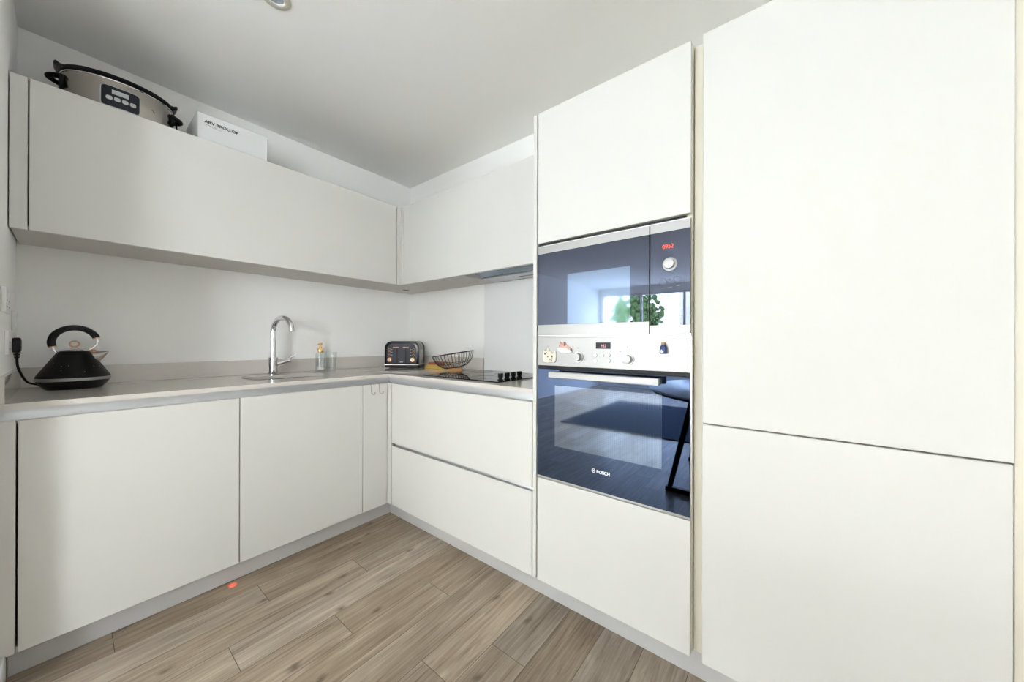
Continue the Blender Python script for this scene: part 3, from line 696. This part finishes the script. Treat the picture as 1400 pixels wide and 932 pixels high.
# ------------------------------------------------------------------ kettle with lead and plug
KX, KY = -1.2425, .44
t = thing('kettle', 'black pyramid kettle with copper trim plugged in beside the left wall', 'kettle', (KX, KY, WT))
kc = (KX, KY, WT)
MB().lathe([(.0005, 0), (.074, 0), (.080, .003), (.094, .019), (.1005, .031), (.1015, .036), (.0005, .036)], kc, 64).finish('power_base', 'black', t)
MB().lathe([(.0005, .0362), (.1035, .0362), (.1052, .038), (.1052, .047), (.1035, .049), (.0005, .049)], kc, 64).finish('steel_band', 'steel', t)
MB().lathe([(.0005, .0492), (.1035, .0492), (.1040, .052), (.098, .064), (.078, .100), (.060, .133), (.0515, .148), (.0455, .156), (.040, .160), (.0005, .161)], kc, 64).finish('body', 'black_speck', t)
bd = [c for c in t.children if c.name.startswith('body')][0]
rs = random.Random(3)
for i in range(7):
    a = -PI / 2 + rs.uniform(-.9, 1.0); z = rs.uniform(.07, .12); r = .104 - (z - .052) * .55
    MB().sphere((KX + r * math.cos(a), KY + r * math.sin(a), WT + z), .0011, 6).finish('water_drop', 'white_print', bd)
MB().lathe([(.0005, .161), (.043, .161), (.0435, .1635), (.038, .168), (.02, .174), (.006, .176), (.0005, .176)], kc, 48).finish('lid', 'chrome', t)
ld = [c for c in t.children if c.name.startswith('lid')][0]
MB().tube([(KX + .0125 * math.cos(2 * PI * i / 28), KY, WT + .1905 + .0125 * math.sin(2 * PI * i / 28)) for i in range(28)], .0034, 10, closed=True).finish('lid_ring', 'copper', ld)
hc = (KX + .0015, WT + .198); R = .0625
def arc(a0, a1, n=24): return [(hc[0] + R * math.cos(math.radians(a0 + (a1 - a0) * i / n)), KY, hc[1] + R * math.sin(math.radians(a0 + (a1 - a0) * i / n))) for i in range(n + 1)]
MB().tube(arc(196, 20, 30), .0106, 18, flat=(1.0, 1.15)).finish('handle', 'black', t)
hn = [c for c in t.children if c.name.startswith('handle')][0]
def dirat(a, s=1): a = math.radians(a); return Vector((-math.sin(a) * s, 0, math.cos(a) * s))
for a, s in ((196, 1), (20, -1)):
    p = Vector((hc[0] + R * math.cos(math.radians(a)), KY, hc[1] + R * math.sin(math.radians(a)))); q = dirat(a, s)
    MB().cyl(tuple(p), tuple(p + q * .004), .0122, .0122, 20).finish('collar', 'copper', hn)
pL = Vector((hc[0] + R * math.cos(math.radians(197)), KY, hc[1] + R * math.sin(math.radians(197))))
MB().tube([tuple(pL), tuple(pL + Vector((.002, 0, -.012))), tuple(pL + Vector((.012, 0, -.030))), tuple(pL + Vector((.024, 0, -.042)))], .005, 12).finish('handle_stem', 'chrome', hn)
pR = Vector((hc[0] + R * math.cos(math.radians(19)), KY, hc[1] + R * math.sin(math.radians(19))))
MB().tube([tuple(pR), tuple(pR + Vector((.004, 0, -.014))), tuple(pR + Vector((.002, 0, -.030))), tuple(pR + Vector((-.008, 0, -.044))), tuple(pR + Vector((-.02, 0, -.054)))], .005, 12).finish('handle_stem', 'chrome', hn)
MB().sphere((KX + .050, KY - .004, WT + .158), .011, 16, (1.2, 1.2, .8)).finish('hinge_boss', 'copper', hn)
# open V-shaped spout: rings from the body out to the tip
sr = []
for u, (cx, cz, hw, hz) in enumerate(((.044, .129, .024, .029), (.064, .131, .020, .027), (.082, .1425, .012, .016), (.0965, .1545, .004, .0035))):
    ring = []
    for i in range(16):
        a = 2 * PI * i / 16
        top = max(0, math.sin(a))
        ring.append((KX + cx + .30 * hz * math.sin(a) * (1 if math.sin(a) > 0 else .1), KY + hw * math.cos(a), WT + cz + hz * (math.sin(a) if math.sin(a) > 0 else 1.0 * math.sin(a))))
    sr.append(ring)
MB().ring_loft(sr).finish('spout', 'pot_steel', t)
MB().tube([(KX + .047 + .0 * i, KY + .0225 * math.cos(2 * PI * i / 24), WT + .130 + .027 * math.sin(2 * PI * i / 24)) if False else (KX + .056 - .027 * math.sin(2 * PI * i / 24) * .55, KY + .0255 * math.cos(2 * PI * i / 24), WT + .127 + .031 * math.sin(2 * PI * i / 24)) for i in range(24)], .0026, 8, closed=True).finish('spout_rim', 'steel', t)
PY, PZ = .290, 1.100
cord = [(LX + .0195, PY, PZ - .030), (LX + .0195, PY + .003, PZ - .052), (-1.3785, .325, 1.018), (-1.3735, .355, .990), (-1.3665, .385, .965), (-1.356, .41, .946), (KX - .085, KY - .006, WT + .020)]
def spline(P, n=6):
    P = [Vector(p) for p in P]; P = [2 * P[0] - P[1]] + P + [2 * P[-1] - P[-2]]; out = []
    for i in range(1, len(P) - 2):
        for k in range(n):
            s = k / n; a, b, c, d = P[i - 1:i + 3]
            out.append(tuple(.5 * ((2 * b) + (c - a) * s + (2 * a - 5 * b + 4 * c - d) * s * s + (3 * b - a - 3 * c + d) * s ** 3)))
    return out + [tuple(P[-2])]
MB().tube(spline(cord), .0036, 10).finish('cord', 'black', t)
cd = [c for c in t.children if c.name.startswith('cord')][0]
pl = MB(); rgs = []
for x, hw, hz in ((.0098, .0215, .026), (.014, .0225, .028), (.023, .0225, .028), (.0275, .021, .026), (.0295, .016, .020)):
    rgs.append([(LX + x, p, q) for p, q in rrect(PY, PZ, 2 * hw, 2 * hz, .012, 4)])
pl.ring_loft(rgs); pl.finish('plug', 'black', cd)
sl = MB()
for i in range(4): sl.lathe([(.0005, 0), (.0085 - i * .0008, 0), (.0085 - i * .0008, .0045), (.0005, .0045)], (LX + .0195, PY, PZ - .032 - i * .0055), 14)
sl.finish('strain_relief', 'black', cd)

# ------------------------------------------------------------------ sockets on the left wall
def socket(y0, z0, w, label, rockers, name='wall_socket'):
    t = thing(name, label, 'socket', (LX, y0 + w / 2, z0), 0, 'white electrical plates on the left wall')
    MB().box(LX + .0003, LX + .0095, y0, y0 + w, z0, z0 + .086, .002).finish('plate', 'white_plastic', t)
    for fy in rockers:
        r = MB(); r.prism([(LX + .0096, z0 + .052), (LX + .0096, z0 + .073), (LX + .0135, z0 + .073), (LX + .0105, z0 + .052)], 'y', y0 + w * fy - .005, y0 + w * fy + .005); r.finish('switch', 'white_plastic', t)
    if name == 'wall_socket':
        for fy in ((.25, .75) if w > .1 else (.5,)):
            h = MB(); y = y0 + w * fy
            h.box(LX + .0092, LX + .0099, y - .002, y + .002, z0 + .038, z0 + .046); h.box(LX + .0092, LX + .0099, y - .013, y - .007, z0 + .018, z0 + .022); h.box(LX + .0092, LX + .0099, y + .007, y + .013, z0 + .018, z0 + .022)
            h.finish('pin_holes', 'grey_print', t)
    return t
socket(.070, 1.213, .146, 'highest white plate on the left wall, a double socket', (.42, .58))
socket(.400, 1.150, .086, 'white switch plate on the left wall nearest the back corner', (.5,), 'switch_plate')
socket(.170, 1.068, .146, 'lowest white double socket on left wall, holding the black kettle plug', (.42, .58))

# ------------------------------------------------------------------ toaster (built facing -y, then turned)
TW, TD, TH = .260, .20, .207
t = thing('toaster', 'black four-slot toaster with copper dials in the worktop corner', 'toaster', (.314, .317, WT), math.atan2(.62, .785) - PI / 2)
def arch(w, h, r, z0, n=10):
    pts = [(-w / 2, z0), (w / 2, z0)]
    for i in range(n + 1):
        a = math.radians(90 * i / n); pts.append((w / 2 - r + r * math.cos(a), z0 + h - r + r * math.sin(a)))
    for i in range(n + 1):
        a = math.radians(90 + 90 * i / n); pts.append((-w / 2 + r + r * math.cos(a), z0 + h - r + r * math.sin(a)))
    return pts
MB().prism(arch(TW, TH - .032, .055, .032), 'y', 0, .032, .006, 3).finish('front_housing', 'black_gloss', t, world=False)
MB().prism(arch(TW - .006, TH - .034, .054, .032), 'y', .0322, TD - .022, 0).finish('body', 'steel', t, world=False)
MB().prism(arch(TW, TH - .032, .055, .032), 'y', TD - .0218, TD, .006, 3).finish('rear_housing', 'black_gloss', t, world=False)
for s in (-1, 1):
    for y in (.07, .10, .13): MB().box(s * (TW / 2 - .003) - .0015, s * (TW / 2 - .003) + .0015, y - .007, y + .007, .06, TH - .065, .001).finish('side_rib', 'steel_trim', t, world=False)
for x in (-.06, .015): MB().box(x, x + .045, .04, .165, TH - .004, TH - .0015).finish('bread_slot', 'dark_gap', t, world=False)
MB().box(-TW / 2 - .002, TW / 2 + .002, -.003, TD + .002, .024, .0318, .002).finish('chrome_band', 'chrome', t, world=False)
MB().prism([(-TW / 2, .0238), (TW / 2, .0238), (TW / 2 - .004, .006), (-TW / 2 + .004, .006)], 'y', 0, TD, .002).finish('base', 'black', t, world=False)
for x in (-.09, .09):
    for y in (.02, .18): MB().lathe([(.0005, 0), (.01, 0), (.01, .006), (.0005, .006)], (x, y, 0), 16).finish('foot', 'rubber', t, world=False)
MB().prism(arch(TW - .035, TH - .058, .040, .038), 'y', -.0015, .0, .0).finish('control_face', 'panel_grey', t, world=False)
fc = [c for c in t.children if c.name.startswith('control_face')][0]
for x in (-.032, .033): MB().box(x - .005, x + .005, -.0019, -.0014, .042, .160).finish('lever_slot', 'dark_gap', fc, world=False)
FM_ = lambda x, z, y=-.0015: Matrix.Translation((x, y, z)) @ Matrix.Rotation(PI / 2, 4, 'X')
for x in (-.040, .036):
    MB().prism([(x - .020, .156), (x + .020, .156), (x + .022, .163), (x - .022, .163)], 'y', -.016, -.0018, .0015).finish('lever', 'copper', fc, world=False)
for x in (-.092, .092):
    for z in (.100, .122, .144):
        MB().tube([(x + .0075 * math.cos(2 * PI * i / 24), -.0022, z + .0075 * math.sin(2 * PI * i / 24)) for i in range(24)], .0017, 8, closed=True).finish('button_ring', 'copper', fc, world=False)
    MB().lathe([(.0005, 0), (.017, 0), (.0165, .012), (.0145, .0145), (.0005, .015)], seg=32, mtx=FM_(x * .94, .066)).finish('dial', 'copper', fc, world=False)
    dl = [c for c in fc.children if c.name.startswith('dial')][-1]
    MB().box(x * .94 - .0012, x * .94 + .0012, -.0178, -.0160, .058, .078).finish('dial_mark', 'panel_dark', dl, world=False)
for x in (-.072, .072):
    for z in (.100, .122, .144): MB().box(x - .002, x + .002, -.0019, -.0015, z - .002, z + .002).finish('printed_mark', 'white_print', fc, world=False)
MB().box(-.012, .012, -.0019, -.0015, .046, .049).finish('printed_mark', 'white_print', fc, world=False)

# ------------------------------------------------------------------ two books beside the toaster
rz = math.atan2(.62, .785) - PI / 2
def book(x, y, z, w, d, h, m, label, rz):
    t = thing('book', label, 'book', (x, y, z), rz, 'books lying on the worktop')
    c = MB(); c.box(-w / 2, w / 2, 0, d, 0, .0028, .0006); c.box(-w / 2, w / 2, 0, d, h - .0028, h, .0006); c.box(-w / 2, w / 2, 0, .0028, .0029, h - .0029)
    c.finish('cover', m, t, world=False)
    MB().box(-w / 2 + .003, w / 2 - .003, .003, d - .003, .0029, h - .0029).finish('pages', 'pages', t, world=False)
book(.462, .112, WT, .215, .115, .026, 'yellow_cover', 'mustard yellow book lying under the red one beside the toaster', -PI / 2)
book(.470, .098, WT + .0264, .175, .100, .020, 'red_cover', 'rust red book lying on the yellow one behind the wire bowl', -PI / 2 + .03)

# ------------------------------------------------------------------ wire fruit bowl on wooden foot
BX, BY = .417, -.168
t = thing('fruit_bowl', 'black wire fruit bowl with slanted rim on a wooden foot', 'bowl', (BX, BY, WT))
MB().lathe([(.0005, 0.0002), (.052, .0002), (.054, .003), (.050, .022), (.046, .024), (.040, .018), (.0005, .016)], (BX, BY, WT), 40).finish('foot', 'wood', t)
Rv = Vector((.62, -.785, 0)); Fv = Vector((.785, .62, 0))       # tilt axis along the view, bowl rises to the right
tilt = Matrix.Translation((BX, BY, WT + .024)) @ Matrix.Rotation(math.radians(-9.2), 4, Fv)
def bpt(a, s):                                                   # s 0 (foot) .. 1 (rim)
    r = .044 + (.143 - .044) * math.sin(s * PI / 2 * .93) / math.sin(PI / 2 * .93); z = .098 * (1 - math.cos(s * PI / 2 * .98)) / (1 - math.cos(PI / 2 * .98))
    v = tilt @ (Rv * (r * math.cos(a)) + Fv * (r * math.sin(a)) + Vector((0, 0, z)))
    return tuple(v)
for k in range(34):
    a = 2 * PI * k / 34
    MB().tube([bpt(a, i / 9) for i in range(10)], .00135, 6).finish('wire_rib', 'black_wire', t)
MB().tube([bpt(2 * PI * i / 64, 1) for i in range(64)], .0033, 8, closed=True).finish('rim', 'black_wire', t)
MB().tube([bpt(2 * PI * i / 64, 0) for i in range(64)], .0026, 8, closed=True).finish('base_ring', 'black_wire', t)
MB().tube([bpt(2 * PI * i / 64, .52) for i in range(64)], .0014, 6, closed=True).finish('middle_ring', 'black_wire', t)

# ------------------------------------------------------------------ slow cooker on the wall cabinet
PX, PYc, PZ0 = -1.112, .435, UZ1
t = thing('slow_cooker', 'oval stainless slow cooker with black rim and digital panel on the wall cabinet', 'slow cooker', (PX, PYc, PZ0))
pc = (PX, PYc, PZ0)
sy = .70
MB().lathe([(.0005, .004), (.135, .004), (.150, .012), (.158, .03), (.1675, .090), (.1705, .138), (.170, .142), (.0005, .142)], pc, 72, 1, sy).finish('body', 'pot_steel', t)
MB().lathe([(.0005, 0), (.12, 0), (.135, .0038), (.0005, .0038)], pc, 48, 1, sy).finish('base', 'black', t)
MB().lathe([(.150, .1422), (.1715, .1422), (.1735, .145), (.1725, .1475), (.150, .1475)], pc, 72, 1, sy, cap=False).finish('steel_rim', 'chrome', t)
MB().lathe([(.0005, .148), (.172, .148), (.1775, .151), (.1775, .163), (.172, .168), (.0005, .172)], pc, 72, 1, sy).finish('lid', 'black', t)
ldp = [c for c in t.children if c.name.startswith('lid')][0]
for s in (-1, 1):
    MB().ring_loft([[(PX + s * x, PYc + y, PZ0 + z) for y, z in ((-hw, zl), (hw, zl), (hw, zh), (-hw, zh))] for x, hw, zl, zh in ((.150, .05, .150, .164), (.172, .045, .148, .166), (.182, .038, .158, .176), (.187, .030, .166, .177), (.189, .024, .170, .174))]).finish('lid_lip', 'black', ldp)
    h = MB()
    h.box(PX + s * .168 - .008, PX + s * .168 + .008, PYc - .042, PYc + .042, PZ0 + .078, PZ0 + .128, .004)
    h.tube([(PX + s * (.170 + .033 * math.sin(PI * i / 14)), PYc - .040 + .08 * i / 14, PZ0 + .116) for i in range(15)], [.0095] * 15, 12)
    h.finish('handle', 'black', t)
# digital panel on the curved front
def pfront(x, z, off):                   # point on the front skin, off outside it
    r = .158 + (.1675 - .158) * (z - .03) / .06 if z < .09 else .1675 + .003 * (z - .09) / .048
    c_ = max(-1, min(1, x / r)); return (PX + x, PYc - sy * r * math.sqrt(max(0, 1 - c_ * c_)) - off, PZ0 + z)
def skin_patch(x0, x1, z0, z1, off, th, r=.008, n=12):
    b = MB(); rp = []
    q_ = rrect((x0 + x1) / 2, (z0 + z1) / 2, x1 - x0, z1 - z0, r, 5)
    for a_, c_ in zip(q_, q_[1:] + q_[:1]):
        m_ = max(1, int(math.dist(a_, c_) / .004)); rp += [(a_[0] + (c_[0] - a_[0]) * i / m_, a_[1] + (c_[1] - a_[1]) * i / m_) for i in range(m_)]
    mx0, mz0 = (x0 + x1) / 2, (z0 + z1) / 2
    def rg(k, o_): return [pfront(mx0 + (x - mx0) * k, mz0 + (z - mz0) * k, o_) for x, z in rp]
    b.ring_loft([rg(1, -.003), rg(1, off + th * .7), rg(.975, off + th)] + [rg(k, off + th) for k in (.85, .7, .55, .4, .25, .1, .01)]); return b
skin_patch(-.066, .053, .030, .118, 0, .0022, .014).finish('panel_surround', 'lcd', t)
skin_patch(-.063, .050, .033, .115, .0018, .0014, .012).finish('control_panel', 'panel_dark', t)
cpn = [c for c in t.children if c.name.startswith('control_panel')][0]
skin_patch(-.033, .017, .084, .102, .003, .0008, .001).finish('display', 'lcd', cpn)
for i in range(4): skin_patch(-.050 + i * .0235, -.050 + i * .0235 + .019, .058, .074, .003, .001, .006).finish('button', 'key', cpn)
lgp = MB(); p = pfront(.092, .080, .0006)
lgp.tube([(p[0] - .008, p[1] - .001, p[2] - .005), (p[0], p[1] - .0005, p[2] + .008), (p[0] + .009, p[1] + .003, p[2] - .004)], .0008, 6); lgp.finish('emblem', 'grey_print', t)
MB().tube(spline([(PX + .182, PYc - .01, PZ0 + .13), (PX + .186, PYc - .015, PZ0 + .08), (PX + .186, PYc - .015, PZ0 + .02), (PX + .200, PYc - .0, PZ0 + .004), (PX + .215, PYc + .06, PZ0 + .004)]), .0032, 8).finish('cord', 'black', t)

# ------------------------------------------------------------------ white cardboard box
ang = 0.0
t = thing('cardboard_box', 'white cardboard box with black capitals on its front, on the wall cabinet', 'box', (-.86, .352, UZ1), ang)
BWd, BD, BH = .305, .258, .1725
MB().prism([(0, .0005), (BWd, .0005), (BWd, BH + .0066), (0, BH - .0012)], 'y', 0, BD, .001).finish('body', 'card', t, world=False)
MB().prism([(-.0012, BH - .0011), (BWd + .0012, BH + .0068), (BWd + .0012, BH + .0088), (-.0012, BH + .0009)], 'y', -.001, BD + .0012, .0004).finish('lid_flap', 'card', t, world=False)
ee = MB(); ee.box(-.0006, .0022, -.0012, .0012, .001, BH - .0015); ee.box(BWd - .0016, BWd + .0008, -.0012, .0012, .001, BH - .004); ee.finish('side_seam', 'card_edge', t, world=False)
text('print', 'ARV BRÖLLOP', .0195, (.028, -.0012, BH - .043), (1, 0, 0), (0, 0, 1), 'black_print', t, world=False, offset=.0004, xs=1.12)
sm = MB(); sm.box(.028, .076, -.0013, -.0009, BH - .0535, BH - .0520); sm.box(.060, .104, -.0013, -.0009, BH - .0578, BH - .0568); sm.finish('small_print', 'grey_print', t, world=False)

# ------------------------------------------------------------------ ceiling downlight
DX, DY = -.757, -.403
t = thing('downlight', 'round recessed ceiling downlight with satin bezel', 'light', (DX, DY, CZ))
MB().lathe([(.052, 0), (.052, -.003), (.047, -.006), (.034, -.006), (.032, -.002)], (DX, DY, CZ), 48, cap=False).finish('bezel', 'lamp_bezel', t)
MB().lathe([(.033, -.002), (.031, -.0065), (.026, -.005), (.0245, -.001)], (DX, DY, CZ), 48, cap=False).finish('reflector_ring', 'lamp_white', t)
MB().lathe([(.0005, -.001), (.0246, -.001), (.024, -.003), (.0005, -.0035)], (DX, DY, CZ), 32).finish('lens', 'lens', t)

# everything that stands on the worktop or the wall cabinets rests a hair above the surface
for o in list(COL.objects):
    if o.parent is None and o.name.split('.')[0] in ('tap', 'soap_dispenser', 'tumbler', 'kettle', 'toaster', 'book', 'fruit_bowl', 'slow_cooker', 'cardboard_box'):
        o.location.z += .0006

# ------------------------------------------------------------------ things seen mirrored in the oven glass
tc_ = (-1.97, -1.90, 0)
t = thing('dining_table', 'round white table with black legs, seen mirrored in the oven glass', 'table', tc_)
MB().lathe([(.0005, .735), (.80, .735), (.836, .742), (.84, .747), (.84, .752), (.836, .755), (.0005, .755)], tc_, 96).finish('tabletop', 'table_top', t)
MB().lathe([(.0005, .7345), (.815, .7345), (.815, .722), (.0005, .722)], tc_, 64).finish('subtop', 'black', t)
for sx_, sy_ in ((1, 1), (1, -1), (-1, 1), (-1, -1)):
    top = Vector((tc_[0] + sx_ * .70, tc_[1] + sy_ * .40, .722)); foot = Vector((tc_[0] + sx_ * .41, tc_[1] + sy_ * .60, .03))
    MB().tube([tuple(top), tuple(foot)], .019, 12).finish('leg', 'black', t)
for sx_ in (1, -1):
    MB().box(tc_[0] + sx_ * .41 - .02, tc_[0] + sx_ * .41 + .02, tc_[1] - .63, tc_[1] + .63, .001, .034, .003).finish('foot_bar', 'black', t)
o = MB().box(-5.2, -3.0, -1.9, .47, .001, .014, .004).finish('rug', 'rug', origin=(-4.1, -.7, 0))
tag(o, 'dark blue-grey rug on the living room floor, mirrored in the oven', 'rug')

# outside, seen mirrored through the living room window
o = struct(MB().box(-60, ENDX - .12, -40, 40, -.2, -.06).finish('ground_outside', 'paving'))
t = thing('exterior_building', 'pale apartment building outside the living room window', 'building', (-24, -3, -.06))
MB().box(-30, -24, -16, 3.5, -.06, 9).finish('walls', 'render_wall', t)
wn = MB(); bl = MB()
for y in range(-15, 3, 3):
    for z in (0.6, 3.6, 6.4): wn.box(-24.0, -23.94, y, y + 1.4, z, z + 1.7)
    for z in (2.9, 5.8): bl.box(-23.95, -23.0, y - .3, y + 2.2, z, z + .12); bl.box(-23.06, -23.0, y - .3, y + 2.2, z + .12, z + 1.0)
wn.finish('windows', 'ext_glass', t); bl.finish('balconies', 'win_frame', t)
t = thing('tree', 'green tree outside the living room window', 'tree', (-15, 3.4, -.06))
MB().tube([(-15, 3.4, -.06), (-15.05, 3.45, 1.0), (-15, 3.4, 2.2)], [.14, .1, .06], 12).finish('trunk', 'bark', t)
cr = MB(); rt = random.Random(9)
for i in range(420):
    a, u = rt.uniform(0, 2 * PI), rt.uniform(-1, 1); q = math.sqrt(1 - u * u); rr_ = 1.2 * rt.uniform(.5, 1)
    cr.sphere((-15 + rr_ * q * math.cos(a), 3.4 + rr_ * q * math.sin(a), 2.3 + rr_ * u * 1.0), rt.uniform(.05, .16), 5)
cr.finish('crown', 'leaf', t, angle=10)

# ------------------------------------------------------------------ light
w = bpy.data.worlds.new('sky'); S.world = w; w.use_nodes = True
N, L = w.node_tree.nodes, w.node_tree.links
bg = N['Background']
tcw = N.new('ShaderNodeTexCoord'); sx = N.new('ShaderNodeSeparateXYZ'); rp = N.new('ShaderNodeValToRGB')
L.new(tcw.outputs['Generated'], sx.inputs[0]); L.new(sx.outputs['Z'], rp.inputs['Fac'])
rp.color_ramp.elements[0].color = (1.0, .985, .955, 1); rp.color_ramp.elements[1].color = (.70, .82, 1.0, 1)
L.new(rp.outputs['Color'], bg.inputs['Color']); bg.inputs['Strength'].default_value = 9.0
def portal(name, loc, rot, sx_, sy_):
    l = bpy.data.lights.new(name, 'AREA'); l.shape = 'RECTANGLE'; l.size = sx_; l.size_y = sy_
    l.cycles.is_portal = True
    o = bpy.data.objects.new(name, l); COL.objects.link(o); o.location = loc; o.rotation_euler = rot; return o
portal('window_portal', (ENDX - .09, (WY0 + WY1) / 2, (2.3 + SILL) / 2), (0, -PI / 2, 0), 2.3 - SILL, WY1 - WY0)
portal('window_portal', ((WX0 + WX1) / 2, FRY - .09, 1.4), (PI / 2, 0, 0), WX1 - WX0, 1.8)  # portal of the added fill window
# red status spot that a dishwasher throws on the floor
l = bpy.data.lights.new('indicator_light', 'SPOT'); l.energy = .3; l.color = (1, .06, .02); l.spot_size = math.radians(24); l.spot_blend = .6; l.shadow_soft_size = .002
o = bpy.data.objects.new('indicator_light', l); COL.objects.link(o); o.location = (-.79, .03, .088); o.rotation_euler = (math.radians(-14), 0, 0)

# ------------------------------------------------------------------ camera
f_, yaw, pitch, roll, px, py = 474.8049, .6683, .0009, .0028, 696.2844, 466.4193
fw = Vector((math.cos(yaw) * math.cos(pitch), math.sin(yaw) * math.cos(pitch), math.sin(pitch)))
r_ = Vector((math.sin(yaw), -math.cos(yaw), 0)); u_ = r_.cross(fw)
Rr_ = math.cos(roll) * r_ + math.sin(roll) * u_; Ur_ = -math.sin(roll) * r_ + math.cos(roll) * u_
cam = bpy.data.cameras.new('camera'); co = bpy.data.objects.new('camera', cam); COL.objects.link(co)
Mx = Matrix((Rr_, Ur_, -fw)).transposed().to_4x4(); Mx.translation = Vector((-1.2564, -1.9709, 1.1187))
co.matrix_world = Mx
cam.sensor_fit = 'HORIZONTAL'; cam.sensor_width = 36; cam.lens = f_ / 1400 * 36
cam.shift_x = (700 - px) / 1400; cam.shift_y = (py - 466) / 1400
cam.clip_start = .02; cam.clip_end = 200
S.camera = co
S.view_settings.view_transform = 'Standard'; S.view_settings.look = 'None'
S.view_settings.gamma = 1; S.view_settings.use_curve_mapping = False
S.view_settings.exposure = 1.88
S.cycles.max_bounces = 14; S.cycles.diffuse_bounces = 8; S.cycles.glossy_bounces = 6; S.cycles.transmission_bounces = 10; S.cycles.transparent_max_bounces = 12
